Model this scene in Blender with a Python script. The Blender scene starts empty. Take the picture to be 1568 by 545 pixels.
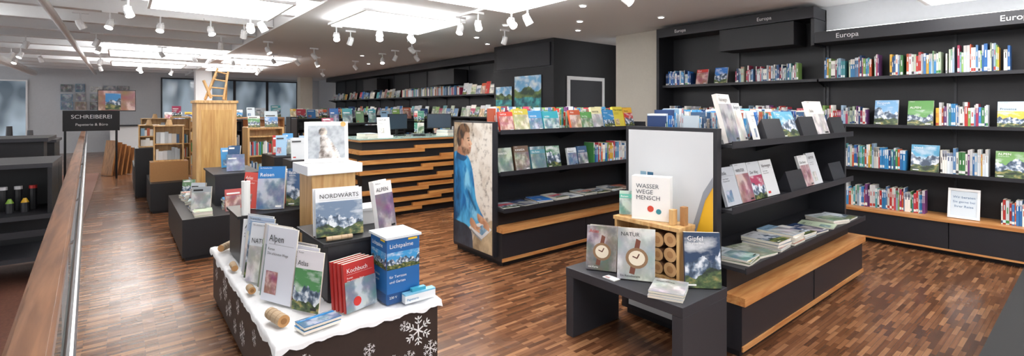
import bpy, math, random
from mathutils import Matrix, Vector, noise
R=random.Random(7)
def hx(s):
    s=s.lstrip('#'); o=[]
    for i in (0,2,4):
        c=int(s[i:i+2],16)/255
        o.append(c/12.92 if c<=0.04045 else ((c+0.055)/1.055)**2.4)
    return (o[0],o[1],o[2],1)
def mixc(a,b,t): return tuple(a[i]*(1-t)+b[i]*t for i in range(3))+(1,)
# ---------------------------------------------------------------- materials
def newmat(n):
    m=bpy.data.materials.new(n); m.use_nodes=True
    nt=m.node_tree; return m,nt,nt.nodes['Principled BSDF']
def plain(n,col,rough=.5,metal=0,bump=0,bscale=60,var=0):
    m,nt,b=newmat(n); c=hx(col) if isinstance(col,str) else col
    b.inputs['Base Color'].default_value=c; b.inputs['Roughness'].default_value=rough; b.inputs['Metallic'].default_value=metal
    tc=nt.nodes.new('ShaderNodeTexCoord'); no=nt.nodes.new('ShaderNodeTexNoise'); no.inputs['Scale'].default_value=bscale
    nt.links.new(tc.outputs['Object'],no.inputs['Vector'])
    if var:
        mx=nt.nodes.new('ShaderNodeMix'); mx.data_type='RGBA'; mx.inputs['A'].default_value=tuple(x*(1-var) for x in c[:3])+(1,)
        mx.inputs['B'].default_value=tuple(min(1,x*(1+var)) for x in c[:3])+(1,)
        nt.links.new(no.outputs['Fac'],mx.inputs['Factor']); nt.links.new(mx.outputs['Result'],b.inputs['Base Color'])
    if bump:
        bp=nt.nodes.new('ShaderNodeBump'); bp.inputs['Strength'].default_value=bump; bp.inputs['Distance'].default_value=.003
        nt.links.new(no.outputs['Fac'],bp.inputs['Height']); nt.links.new(bp.outputs['Normal'],b.inputs['Normal'])
    return m
def vcmat(n,rough=.45,coat=0):
    m,nt,b=newmat(n); a=nt.nodes.new('ShaderNodeAttribute'); a.attribute_name='Col'
    nt.links.new(a.outputs['Color'],b.inputs['Base Color']); b.inputs['Roughness'].default_value=rough
    b.inputs['Coat Weight'].default_value=coat
    return m
def wood(n,c1,c2,axis=0,rough=.4,sc=1):
    m,nt,b=newmat(n); tc=nt.nodes.new('ShaderNodeTexCoord'); mp=nt.nodes.new('ShaderNodeMapping')
    s=[22*sc,22*sc,22*sc]; s[axis]=1.6*sc; mp.inputs['Scale'].default_value=s
    no=nt.nodes.new('ShaderNodeTexNoise'); no.inputs['Scale'].default_value=1.5; no.inputs['Detail'].default_value=6; no.inputs['Distortion'].default_value=.6
    rp=nt.nodes.new('ShaderNodeValToRGB'); rp.color_ramp.elements[0].color=hx(c1); rp.color_ramp.elements[1].color=hx(c2)
    rp.color_ramp.elements[0].position=.32; rp.color_ramp.elements[1].position=.68
    nt.links.new(tc.outputs['Object'],mp.inputs['Vector']); nt.links.new(mp.outputs['Vector'],no.inputs['Vector'])
    nt.links.new(no.outputs['Fac'],rp.inputs['Fac']); nt.links.new(rp.outputs['Color'],b.inputs['Base Color'])
    b.inputs['Roughness'].default_value=rough
    return m
def emit(n,col,s):
    m,nt,b=newmat(n); b.inputs['Base Color'].default_value=(1,1,1,1)
    b.inputs['Emission Color'].default_value=col; b.inputs['Emission Strength'].default_value=s
    return m
def floormat():
    m,nt,b=newmat('parquet_mosaic'); tc=nt.nodes.new('ShaderNodeTexCoord')
    br=nt.nodes.new('ShaderNodeTexBrick'); br.inputs['Scale'].default_value=1; br.inputs['Brick Width'].default_value=.2
    br.inputs['Row Height'].default_value=.03; br.inputs['Mortar Size'].default_value=.0009; br.offset=.37; br.offset_frequency=2
    br.inputs['Color1'].default_value=(0,0,0,1); br.inputs['Color2'].default_value=(1,1,1,1); br.inputs['Mortar'].default_value=(0,0,0,1)
    br.inputs['Mortar Smooth'].default_value=.1
    nt.links.new(tc.outputs['Object'],br.inputs['Vector'])
    rp=nt.nodes.new('ShaderNodeValToRGB'); e=rp.color_ramp.elements
    e[0].color=hx('#553624'); e[1].color=hx('#a07452')
    for p,c in ((.3,'#6a452e'),(.55,'#795137'),(.8,'#875d40')):
        q=e.new(p); q.color=hx(c)
    no=nt.nodes.new('ShaderNodeTexNoise'); mp=nt.nodes.new('ShaderNodeMapping'); mp.inputs['Scale'].default_value=(4,60,1)
    no.inputs['Scale'].default_value=1; no.inputs['Detail'].default_value=5
    nt.links.new(tc.outputs['Object'],mp.inputs['Vector']); nt.links.new(mp.outputs['Vector'],no.inputs['Vector'])
    mx=nt.nodes.new('ShaderNodeMix'); mx.data_type='RGBA'; mx.blend_type='OVERLAY'; mx.inputs['Factor'].default_value=.45
    nt.links.new(br.outputs['Color'],rp.inputs['Fac']); nt.links.new(rp.outputs['Color'],mx.inputs['A']); nt.links.new(no.outputs['Fac'],mx.inputs['B'])
    nt.links.new(mx.outputs['Result'],b.inputs['Base Color'])
    n2=nt.nodes.new('ShaderNodeTexNoise'); n2.inputs['Scale'].default_value=3
    mr=nt.nodes.new('ShaderNodeMapRange'); mr.inputs['To Min'].default_value=.14; mr.inputs['To Max'].default_value=.34
    nt.links.new(tc.outputs['Object'],n2.inputs['Vector']); nt.links.new(n2.outputs['Fac'],mr.inputs['Value']); nt.links.new(mr.outputs['Result'],b.inputs['Roughness'])
    return m
def glassmat(n,col='#dff2ee',alpha=.16,rough=.05):
    m,nt,b=newmat(n); b.inputs['Base Color'].default_value=hx(col); b.inputs['Roughness'].default_value=rough
    b.inputs['Alpha'].default_value=alpha; return m
def photomat(n,kind):
    m,nt,b=newmat(n); N=nt.nodes.new; L=nt.links.new
    uv=N('ShaderNodeUVMap'); uv.uv_map='UVMap'; at=N('ShaderNodeAttribute'); at.attribute_name='Col'
    sp=N('ShaderNodeSeparateXYZ'); L(uv.outputs['UV'],sp.inputs[0])
    def math_(op,a,bb=None,c=None):
        q=N('ShaderNodeMath'); q.operation=op
        for i,v in enumerate((a,bb,c)):
            if v is None: continue
            if isinstance(v,(int,float)): q.inputs[i].default_value=v
            else: L(v,q.inputs[i])
        return q.outputs[0]
    def mixn(f,a,bb):
        q=N('ShaderNodeMix'); q.data_type='RGBA'
        for nm,v in (('Factor',f),('A',a),('B',bb)):
            if isinstance(v,(int,float)): q.inputs[nm].default_value=v
            elif isinstance(v,tuple): q.inputs[nm].default_value=v
            else: L(v,q.inputs[nm])
        return q.outputs['Result']
    seed=math_('MULTIPLY',at.outputs['Alpha'],97.0)
    def nz(su,sv,off,detail=5,out='Fac'):
        c=N('ShaderNodeCombineXYZ'); L(math_('MULTIPLY',sp.outputs[0],su),c.inputs[0]); L(math_('MULTIPLY',sp.outputs[1],sv),c.inputs[1]); L(math_('ADD',seed,off),c.inputs[2])
        t=N('ShaderNodeTexNoise'); t.inputs['Scale'].default_value=1; t.inputs['Detail'].default_value=detail; t.inputs['Roughness'].default_value=.5
        L(c.outputs[0],t.inputs['Vector']); return t.outputs[out]
    if kind=='mountain':
        h1=math_('MULTIPLY_ADD',nz(2.6,0,0),1.2,-.02); d1=math_('SUBTRACT',h1,sp.outputs[1])
        m1=math_('GREATER_THAN',d1,0); h2=math_('MULTIPLY_ADD',nz(1.8,0,31),.8,-.14); m2=math_('GREATER_THAN',math_('SUBTRACT',h2,sp.outputs[1]),0)
        cl=N('ShaderNodeMapRange'); L(nz(2,4,12,6),cl.inputs['Value']); cl.inputs['From Min'].default_value=.5; cl.inputs['From Max'].default_value=.7; cl.inputs['To Max'].default_value=.7
        sky=mixn(cl.outputs[0],at.outputs['Color'],(.85,.88,.9,1))
        r=N('ShaderNodeValToRGB'); L(nz(6,5,5,6),r.inputs['Fac']); e=r.color_ramp.elements; e[0].position=.42; e[0].color=hx('#34465c'); e[1].position=.6; e[1].color=hx('#dde3ea'); q=e.new(.5); q.color=hx('#6c7f96')
        r2=N('ShaderNodeValToRGB'); L(nz(5,8,9,6),r2.inputs['Fac']); e=r2.color_ramp.elements; e[0].position=.38; e[0].color=hx('#1b2c20'); e[1].position=.66; e[1].color=hx('#a3955a'); q=e.new(.52); q.color=hx('#4a6138')
        col=mixn(m2,mixn(m1,sky,r.outputs['Color']),r2.outputs['Color'])
    else:
        a=nz(2,2.2,0,4,'Color'); hs=N('ShaderNodeHueSaturation'); hs.inputs['Saturation'].default_value=1.3; hs.inputs['Value'].default_value=.7; L(a,hs.inputs['Color'])
        r=N('ShaderNodeValToRGB'); L(nz(2.4,1.8,17,5),r.inputs['Fac']); e=r.color_ramp.elements; e[0].position=.4; e[0].color=(.02,.025,.03,1); e[1].position=.6; e[1].color=(.9,.86,.8,1); q=e.new(.5); q.color=(.25,.22,.2,1)
        c1=mixn(.6,hs.outputs['Color'],at.outputs['Color']); col=mixn(.38,c1,r.outputs['Color'])
    L(col,b.inputs['Base Color']); b.inputs['Roughness'].default_value=.35; b.inputs['Coat Weight'].default_value=.15
    return m
PHM=photomat('printed_landscape','mountain'); PHA=photomat('printed_picture','abstract')
VC=vcmat('printed_paper',.38,.15); VCM=vcmat('painted_matte',.6)
BLK=plain('black_laminate','#25262c',.42,0,.05,90,.12)
BLK2=plain('black_panel','#18191e',.5,0,.05,40,.15)
DGR=plain('charcoal_board','#303137',.5,0,.05,70,.1)
WHT=plain('white_paint','#f4f5f6',.55,0,.05,40,.02)
CEIL=plain('ceiling_paint','#f2f3f4',.7,0,.1,30,.02)
BEI=plain('beige_plaster','#d3cec2',.7,0,.2,30,.05)
GRW=plain('grey_plaster','#cdd0d4',.7,0,.2,20,.05)
OAK=wood('oak_x','#b4713a','#d8a369',0); OAKY=wood('oak_y','#b4713a','#d8a369',1); PINE=wood('pine_z','#b98a55','#d9b57e',2)
RAILW=wood('rail_wood','#5e3c28','#95694a',1,.3,.8)
SLAT=wood('slat_wood','#b9743a','#e0a662',0,.4)
STL=plain('brushed_steel','#b8bcc0',.28,1)
SNOW=plain('snow_fleece','#f2f4f7',.85,0,.6,40,.03)
BROWN=plain('dark_brown_board','#352a26',.5,0,.05,60,.12)
PIT=plain('black_matte_board','#0d0e10',.7,0,.05,60,.12)
CARP=plain('red_terrazzo','#744b3c',.6,0,.1,50,.45)
GLS=glassmat('clear_glass')
LIT=emit('lit_diffuser',(1,.98,.955,1),7.0); ADDU=emit('added_uplight',(1,.985,.97,1),15); LITS=emit('spot_lens',(1,.95,.88,1),16); ADDL=emit('added_strip_glow',(1,.98,.96,1),14)  # the uplight and strip emitters are additions that brighten the ceiling
FLR=floormat()
CARD=plain('kraft_board','#a97c4f',.7,0,.1,50,.1)
def windowmat():
    m,nt,b=newmat('glowing_window_glass'); tc=nt.nodes.new('ShaderNodeTexCoord'); mp=nt.nodes.new('ShaderNodeMapping'); mp.inputs['Scale'].default_value=(2.2,1,1.1)
    v=nt.nodes.new('ShaderNodeTexNoise'); v.inputs['Scale'].default_value=.7; v.inputs['Detail'].default_value=1
    r=nt.nodes.new('ShaderNodeValToRGB'); e=r.color_ramp.elements; e[0].position=.35; e[0].color=hx('#4c5a66'); e[1].position=.65; e[1].color=hx('#a9bac7')
    nt.links.new(tc.outputs['Object'],mp.inputs[0]); nt.links.new(mp.outputs[0],v.inputs['Vector']); nt.links.new(v.outputs['Fac'],r.inputs['Fac'])
    nt.links.new(r.outputs[0],b.inputs['Base Color']); nt.links.new(r.outputs[0],b.inputs['Emission Color']); b.inputs['Emission Strength'].default_value=.5; b.inputs['Roughness'].default_value=.08  # emission stands in for daylight, mottled tones for reflections
    return m
WGL=windowmat()
# ---------------------------------------------------------------- mesh builder
class MB:
    def __init__(s): s.v=[];s.f=[];s.c=[];s.m=[];s.u=[];s.mats=[]
    def mi(s,mat):
        if mat not in s.mats: s.mats.append(mat)
        return s.mats.index(mat)
    def fa(s,f,c,m,u=None): s.f.append(f); s.c.append(c); s.m.append(m); s.u.append(u)
    def poly(s,pts,mat=VC,col=(1,1,1,1),M=None,uv=None):
        b=len(s.v)
        for p in pts:
            p=Vector(p); s.v.append(tuple(M@p if M else p))
        s.fa(tuple(range(b,b+len(pts))),col,s.mi(mat),uv)
    def box(s,x0,y0,z0,x1,y1,z1,mat=VC,col=(1,1,1,1),M=None,top=None,edge=None):
        b=len(s.v)
        for p in ((x0,y0,z0),(x1,y0,z0),(x1,y1,z0),(x0,y1,z0),(x0,y0,z1),(x1,y0,z1),(x1,y1,z1),(x0,y1,z1)):
            p=Vector(p); s.v.append(tuple(M@p if M else p))
        k=s.mi(mat)
        for i,q in enumerate(((0,1,5,4),(1,2,6,5),(2,3,7,6),(3,0,4,7),(4,5,6,7),(3,2,1,0))):
            s.fa(tuple(b+j for j in q),top if (top and i in (4,5)) else edge if (edge and i in (1,4,5)) else col,k)
    def cyl(s,p0,p1,r0,r1=None,n=12,mat=VC,col=(1,1,1,1),M=None,capcol=None,capmat=None):
        r1=r0 if r1 is None else r1
        p0=Vector(p0);p1=Vector(p1);d=(p1-p0).normalized()
        a=Vector((0,0,1)) if abs(d.z)<.9 else Vector((1,0,0))
        u=d.cross(a).normalized(); w=d.cross(u)
        b=len(s.v)
        for p,r in ((p0,r0),(p1,r1)):
            for i in range(n):
                t=2*math.pi*i/n; q=p+u*math.cos(t)*r+w*math.sin(t)*r
                s.v.append(tuple(M@q if M else q))
        k=s.mi(mat)
        for i in range(n):
            j=(i+1)%n; s.fa((b+i,b+n+i,b+n+j,b+j),col,k)
        kc=s.mi(capmat) if capmat else k
        s.fa(tuple(b+i for i in range(n)),capcol or col,kc)
        s.fa(tuple(b+n+i for i in reversed(range(n))),capcol or col,kc)
    def grid(s,M,W,H,nx,ny,fn,e=.001,mat=None):
        b=len(s.v); cs=[]
        for j in range(ny+1):
            for i in range(nx+1):
                u=i/nx; v=j/ny; s.v.append(tuple(M@Vector(((u-.5)*W,-e,(1-v)*H)))); cs.append(fn(u,v))
        k=s.mi(mat or VC)
        for j in range(ny):
            for i in range(nx):
                a=j*(nx+1)+i; q=(a+nx+1,a+nx+2,a+1,a)
                s.fa(tuple(b+t for t in q),[cs[t] for t in q],k)
    def make(s,name,bevel=0,smooth=False):
        xs=[v[0] for v in s.v];ys=[v[1] for v in s.v];zs=[v[2] for v in s.v]
        o=Vector(((min(xs)+max(xs))/2,(min(ys)+max(ys))/2,min(zs)))
        me=bpy.data.meshes.new(name); me.from_pydata([(v[0]-o.x,v[1]-o.y,v[2]-o.z) for v in s.v],[],s.f)
        for m in s.mats: me.materials.append(m)
        ca=me.color_attributes.new('Col','FLOAT_COLOR','CORNER')
        uvl=me.uv_layers.new(name='UVMap')
        buf=[]; ub=[]
        for f,c,u in zip(s.f,s.c,s.u):
            n=len(f)
            if isinstance(c,list):
                for q in c: buf.extend(q)
            else: buf.extend(list(c)*n)
            if u:
                for q in u: ub.extend(q)
            else: ub.extend([0,0]*n)
        ca.data.foreach_set('color',buf); uvl.data.foreach_set('uv',ub)
        me.polygons.foreach_set('material_index',s.m)
        if smooth: me.polygons.foreach_set('use_smooth',[True]*len(s.f))
        me.update()
        ob=bpy.data.objects.new(name,me); ob.location=o; bpy.context.scene.collection.objects.link(ob)
        if bevel:
            bv=ob.modifiers.new('bevel','BEVEL'); bv.width=bevel; bv.segments=2; bv.limit_method='ANGLE'
        return ob
TXT={}
def glyphs(body):
    if body not in TXT:
        c=bpy.data.curves.new('t','FONT'); c.body=body; c.size=1; c.resolution_u=2; c.fill_mode='FRONT'
        o=bpy.data.objects.new('t',c); me=o.to_mesh()
        vs=[tuple(v.co) for v in me.vertices]; fs=[tuple(p.vertices) for p in me.polygons]
        w=max([v[0] for v in vs] or [1]); o.to_mesh_clear(); bpy.data.objects.remove(o); bpy.data.curves.remove(c); TXT[body]=(vs,fs,w)
    return TXT[body]
def tx(mb,M,body,x,z,size,col,e=.003,maxw=None,center=False):
    vs,fs,w=glyphs(body)
    if maxw and w*size>maxw: size=maxw/w
    if center: x-=w*size/2
    b=len(mb.v); k=mb.mi(VC)
    for v in vs: mb.v.append(tuple(M@Vector((x+v[0]*size,-e,z+v[1]*size))))
    for f in fs: mb.fa(tuple(b+i for i in f),col,k)
def MM(x,y,z,ang=0,tilt=0):
    return Matrix.Translation((x,y,z))@Matrix.Rotation(math.radians(ang),4,'Z')@Matrix.Rotation(-math.radians(tilt),4,'X')
def text(body,size,loc,ang,mat,parent,name,ex=.001):
    c=bpy.data.curves.new(name,'FONT'); c.body=body; c.size=size; c.extrude=ex; c.align_x='CENTER'; c.materials.append(mat)
    o=bpy.data.objects.new(name,c); bpy.context.scene.collection.objects.link(o)
    o.rotation_euler=(math.radians(90),0,math.radians(ang))
    o.parent=parent; o.location=Vector(loc)-parent.location
    return o
TRAVEL=[hx(c) for c in ('#2b68ad','#3b8cc6','#bf3b38','#d4603a','#e3b240','#4a8b50','#86ac5c','#efede6','#f3f1ea','#27426f','#76447e','#54a3ae','#a83a5c','#e8e8ea','#3f7dbd','#cfd7df','#c94456','#dfe6ec','#9fb9cf','#5f88b5','#f0efe8','#b9c9b0')]
BLUES=[hx(c) for c in ('#1f4fa0','#2a76c8','#4a9ad0','#d8e4ef','#eef1f4','#1d3d73','#6aa9d8')]
PALE=[hx(c) for c in ('#eceae4','#dfe5ea','#c9d3da','#f4f2ee','#b9c7d1','#cfc6ba','#8fb3d0','#c86a4c','#6b8f6a','#3c5d84')]
MAPS=[hx(c) for c in ('#d9c94a','#7fae55','#e3b53a','#3c8fc4','#5a9a52','#e9e2b0','#c8402f','#2f9fae')]
GREY=[hx(c) for c in ('#d3d6da','#e6e7e8','#bfc5cb','#a9b1b8','#c9ccd2')]
CRM=hx('#ece6d8'); W_=hx('#f5f5f3'); K_=hx('#1a1b1f')
TT=['Norwegen','ALPEN','Reisen','WINTER','Island','Bergwelt','Toskana','SCHWEIZ','Der Weg','Wandern','KANADA','Atlas','Meer & Land','Die Reise','Provence','NATUR','Italien','Kochen','Stille','Nordlicht']
ST=['Das grosse Buch','Ein Reisebericht','Die schönsten Wege','Bildband','mit Karte','Roman','Neue Ausgabe']
LOD=2
def cover(mb,M,W,H,style,base,e=.0009,title=None):
    def rc(x0,z0,x1,z1,c,l=1,mat=VC):
        if mat is not VC: c=tuple(c[:3])+(R.random(),)
        asp=(x1-x0)*W/((z1-z0)*H)
        mb.poly([(x0*W-W/2,-e*l,z0*H),(x1*W-W/2,-e*l,z0*H),(x1*W-W/2,-e*l,z1*H),(x0*W-W/2,-e*l,z1*H)],mat,c,M,uv=[(0,0),(asp,0),(asp,1),(0,1)])
    def pg(pts,c,l=2): mb.poly([(x*W-W/2,-e*l,z*H) for x,z in pts],VC,c,M)
    lum=sum(base[:3])/3; tc=K_ if lum>.35 else W_
    def ttl(z,s,c=None,t=None,x=.08):
        if LOD>=2: tx(mb,M,t or title or R.choice(TT),x*W-W/2,z*H,s*H,c or tc,e*5,W*.84)
        elif LOD==1:
            w=R.uniform(.35,.75); rc(x,z,x+w,z+s*.6,c or tc,4)
    if style=='mountain':
        rc(0,0,1,1,base,1,PHM); ttl(.85,.12,W_ if lum<.6 else K_); 
        if LOD>=2: ttl(.79,.045,W_ if lum<.6 else K_,R.choice(ST)); rc(.08,.04,.3,.07,W_,3)
    elif style=='photo':
        top=R.uniform(.6,.8); rc(0,0,1,top,TRAVEL[R.randrange(17)] if lum>.3 else base,1,R.choice([PHM,PHA,PHA])); ttl(top+.05,.12)
        if LOD>=2: ttl(.95,.04,tc,R.choice(ST)); rc(.7,.04,.92,.08,tc,3)
    elif style=='full':
        rc(0,0,1,1,base,1,PHA)
        if R.random()<.5: rc(0,.68,1,.86,base,2)
        ttl(.72,.12,tc)
    elif style=='text':
        ttl(.8,.13); rc(.08,.76,.92,.763,tc,2)
        if LOD>=2:
            ttl(.68,.05,tc,R.choice(ST)); ttl(.62,.05,tc,R.choice(ST))
        if R.random()<.6: rc(.1,.1,.5,.4,TRAVEL[R.randrange(17)],2,PHA)
        else: rc(.1,.08,.3,.14,hx('#c4312d'),2)
    elif style=='map':
        rc(0,.0,1,.74,mixc(base,hx('#cfe0b8'),.4),1,PHA); rc(0,.74,1,1,mixc(base,K_,.25),1); ttl(.83,.13,W_)
    elif style=='watch':
        rc(0,0,1,1,base,1,PHA)
        n=20; pg([(.32,.12),(.46,.1),(.62,.76),(.5,.8)],hx('#6e3a26'),1.5)
        pg([(.52+.3*math.cos(2*math.pi*i/n),.42+.2*math.sin(2*math.pi*i/n)) for i in range(n)],hx('#8a6a4a'),2)
        pg([(.52+.22*math.cos(2*math.pi*i/n),.42+.145*math.sin(2*math.pi*i/n)) for i in range(n)],hx('#e3d8c2'),3)
        pg([(.5,.41),(.54,.41),(.6,.5),(.57,.51)],hx('#5a2c1c'),4); pg([(.4,.44),(.52,.41),(.54,.43),(.41,.46)],hx('#5a2c1c'),4.4)
        ttl(.84,.11,hx('#b8382c') if lum<.35 else K_); ttl(.05,.06,tc,R.choice(ST))
def fbook(mb,M,W=.17,H=.24,T=.02,style=None,base=None,pal=TRAVEL,title=None):
    base=base or pal[R.randrange(len(pal))]; style=style or R.choice(['mountain','photo','text','photo','map','full','photo'])
    mb.box(-W/2,0,0,W/2,T,H,VC,base,M,edge=CRM)
    cover(mb,M,W,H,style,base,title=title)
def row(mb,M,L,pal=TRAVEL,h=(.17,.25),d=(.12,.17),t=(.009,.028),face=.0,gap=.02,detail=True):
    x=0
    while x<L-.02:
        if R.random()<face:
            W=R.uniform(.14,.18)
            if x+W>L: break
            fbook(mb,M@MM(x+W/2+.005,.03,.006,0,10),W,R.uniform(.2,.26),.02,pal=pal); x+=W+.02; continue
        if R.random()<gap: x+=R.uniform(.02,.05)
        n=R.choice([1,1,1,1,2]); T=R.uniform(*t); Hh=R.uniform(*h); D=R.uniform(*d)
        c=pal[R.randrange(len(pal))]; v=R.uniform(.75,1.1); c=tuple(min(1,k*v) for k in c[:3])+(1,)
        q=tuple(1-k*.8 for k in c[:3])+(1,) if R.random()<.3 else (W_ if sum(c[:3])<1.1 else hx(R.choice(['#1d3d73','#b8403a','#444444','#3d8b45'])))
        a=R.uniform(.45,.65)*Hh; b=a+R.uniform(.15,.28)*Hh; band=R.random()<.5; bh=R.uniform(.7,.9)
        for _ in range(n):
            if x+T>L: x=L; break
            y=R.uniform(0,.02)
            mb.box(x+.0006,y,0,x+T-.0006,y+D,Hh,VC,c,M,top=CRM)
            if detail:
                e=.0008; mb.poly([(x+T*.36,y-e,a),(x+T*.66,y-e,a),(x+T*.66,y-e,b),(x+T*.36,y-e,b)],VC,q,M)
                if band: mb.poly([(x+.001,y-e,.06*Hh),(x+T-.001,y-e,.06*Hh),(x+T-.001,y-e,.18*Hh),(x+.001,y-e,.18*Hh)],VC,q,M)
                else: mb.poly([(x+.001,y-e,bh*Hh),(x+T-.001,y-e,bh*Hh),(x+T-.001,y-e,Hh-.001),(x+.001,y-e,Hh-.001)],VC,mixc(c,q,.7),M)
            x+=T
def faces(mb,M,L,W=(.15,.2),H=(.2,.27),T=.02,tilt=12,gap=(.005,.03),pal=TRAVEL,styles=None,deep=1):
    x=0
    while True:
        w=R.uniform(*W)
        if x+w>L: break
        b=pal[R.randrange(len(pal))]; hh=R.uniform(*H); st=R.choice(styles) if styles else None
        fbook(mb,M@MM(x+w/2,0,T*math.sin(math.radians(tilt))+.001,0,tilt),w,hh,T,st,b,pal)
        x+=w+R.uniform(*gap)
def flat(mb,M,W,H,T,style=None,base=None,pal=TRAVEL):
    Q=M@Matrix.Translation((0,-H/2,T))@Matrix.Rotation(-math.pi/2,4,'X')
    base=base or pal[R.randrange(len(pal))]; style=style or R.choice(['mountain','photo','text','photo','full'])
    mb.box(-W/2,.0016,0,W/2,T,H,VC,CRM,Q); mb.box(-W/2-.001,-.001,-.001,W/2+.001,.0015,H+.001,VC,base,Q)
    cover(mb,Q@Matrix.Translation((0,-.001,0)),W,H,style,base)
def stack(mb,M,n,W=.2,H=.27,T=(.008,.03),pal=PALE,jit=6):
    z=0
    for i in range(n):
        t=R.uniform(*T); flat(mb,M@MM(R.uniform(-.006,.006),R.uniform(-.006,.006),z,R.uniform(-jit,jit)),W,H,t,pal=pal); z+=t+.0025
    return z
# ---------------------------------------------------------------- camera
H=1.6; YAW=39.1
cam=bpy.data.cameras.new('camera'); co=bpy.data.objects.new('camera',cam); bpy.context.scene.collection.objects.link(co)
co.location=(0,0,H); co.rotation_euler=(math.radians(90),0,math.radians(-YAW)); cam.sensor_width=36; cam.lens=36*737/1568; cam.shift_y=-104.5/1568
cam.clip_start=.05; bpy.context.scene.camera=co
# ---------------------------------------------------------------- shell
def simple(name,b,mat,bevel=0):
    m=MB(); m.box(*b,mat); return m.make(name,bevel)
simple('floor',(-6,-4,-.1,8.8,24.1,0),FLR)
m=MB(); m.box(-6,3.0,.0005,-.42,16,.006,CARP); m.make('floor_terrazzo')
simple('wall_right',(7.45,-4,0,7.6,4.75,2.999),GRW)
simple('wall_beige',(7.3,4.76,0,7.6,5.85,2.999),BEI)
simple('wall_alcove',(8.6,5.8,0,8.75,6.71,2.999),BEI)
simple('wall_right_rear',(7.45,8.64,0,7.6,23.99,2.999),GRW)
simple('wall_far',(-6,24,0,7.6,24.15,3.34),GRW)
m=MB(); m.box(2.1,-4,3.0,8.8,24,3.08,CEIL); m.box(-6,-4,3.35,2.1,24,3.43,CEIL); m.box(2.06,-4,3.0,2.1,24,3.35,CEIL)
m.make('ceiling')
m=MB()
y=1.0
while y<23.5:
    m.box(-6,y,3.04,2.05,y+.07,3.35,WHT); m.box(-6,y-.05,3.02,2.05,y+.12,3.04,WHT); y+=1.35
for x in (-3.6,-1.7,.0,1.95): m.box(x,-3,3.2,x+.05,23.9,3.349,WHT)
m.make('ceiling_beams')
for (x,r,z) in ((-.75,.05,2.96),(-2.4,.11,2.9)):
    m=MB(); m.cyl((x,-2,z),(x,23.8,z),r,n=16,mat=WHT)
    for yy in range(0,23,3): m.box(x-.01,yy,z+r-.01,x+.01,yy+.03,3.02,WHT)
    m.make('ventilation_duct')
def panel(x0,y0,x1,y1,z=2.9,top=3.0):
    m=MB(); f=.03
    m.box(x0-f,y0-f,z,x1+f,y0,z+.035,WHT); m.box(x0-f,y1,z,x1+f,y1+f,z+.035,WHT); m.box(x0-f,y0,z,x0,y1,z+.035,WHT); m.box(x1,y0,z,x1+f,y1,z+.035,WHT)
    m.box(x0,y0,z+.004,x1,y1,z+.02,LIT); m.poly([(x0,y0,z+.03),(x1,y0,z+.03),(x1,y1,z+.03),(x0,y1,z+.03)],ADDU)  # glowing top face is added to brighten the ceiling around the panel
    for a in (x0+.15,x1-.15):
        for b in (y0+.15,y1-.15): m.cyl((a,b,z+.031),(a,b,top),.006,n=6,mat=STL)
    m.make('ceiling_light_panel')
for p in ((2.5,6.1,4.0,7.5),(2.65,3.6,4.1,5.05),(2.6,1.0,4.0,2.4),(2.2,14,3.6,15.5),(2.2,17.3,3.6,18.8),(2.4,-2,4,-.6),(5.2,-2.2,6.5,-.9)): panel(*p)  # panels at negative y are added behind the camera as fill light
for p in ((.3,6.5,1.7,7.9),(-.2,14,1.5,15.5),(-.2,17.3,1.5,18.8),(.3,2.5,1.7,3.9),(-3.6,9,-2.2,10.4),(.2,-1.5,1.6,0)): panel(*p,z=2.93,top=3.019)  # the negative-y panel is likewise an added, unseen fill light
m=MB(); m.box(5.3,-.5,2.76,6.95,1.25,2.999,WHT); m.box(5.36,-.44,2.742,6.89,1.19,2.759,LIT); m.make('ceiling_light_soffit')
def added_strip(x0,y0,x1,y1,z):
    m=MB(); m.box(x0,y0,z,x1,y1,z+.02,WHT); m.box(x0+.008,y0+.01,z+.0205,x1-.008,y1-.01,z+.03,ADDL); m.make('added_uplight_strip')  # glowing strip added on the shelf top to lift ceiling and upper wall
added_strip(7.15,-1.4,7.2,2.3,2.601)
# ---------------------------------------------------------------- spotlights
SP=[(2.78,8.05),(3.15,8.4),(3.0,6.83),(3.5,6.8),(3.86,5.95),(3.86,5.5),(3.86,4.76),(3.86,4.45),(.07,7.7),(-.12,9),(-.45,9.3),(.46,8.9),(1.4,7.5),(1.5,7.25),(1.09,8.8),(1.56,8.85),(-1.4,12.9),(-.36,13),(3.56,13.2),(3.4,11.3),(4.3,3.3),(5.4,10.2),(5.2,13.5),(5.4,17),(4.6,8.9),(5.2,6.6)]
for i in range(30):
    x=R.uniform(-3,5.2)
    if abs(x+.75)<.25 or abs(x+2.4)<.35: x+=.6
    SP.append((x,R.uniform(10,21)))
bright={0,3,5,6,8,11,12,15,17,18,19,20,21,22,23,24}
aim={5:(3.4,4.0,.6),6:(3.6,1.9,.6),20:(4.9,1.2,1.0),12:(1.1,3.4,.6),3:(3.6,3.8,1.2),24:(7,9.5,1.5),0:(2.2,5.4,0),8:(.9,6.6,.5)}
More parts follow.
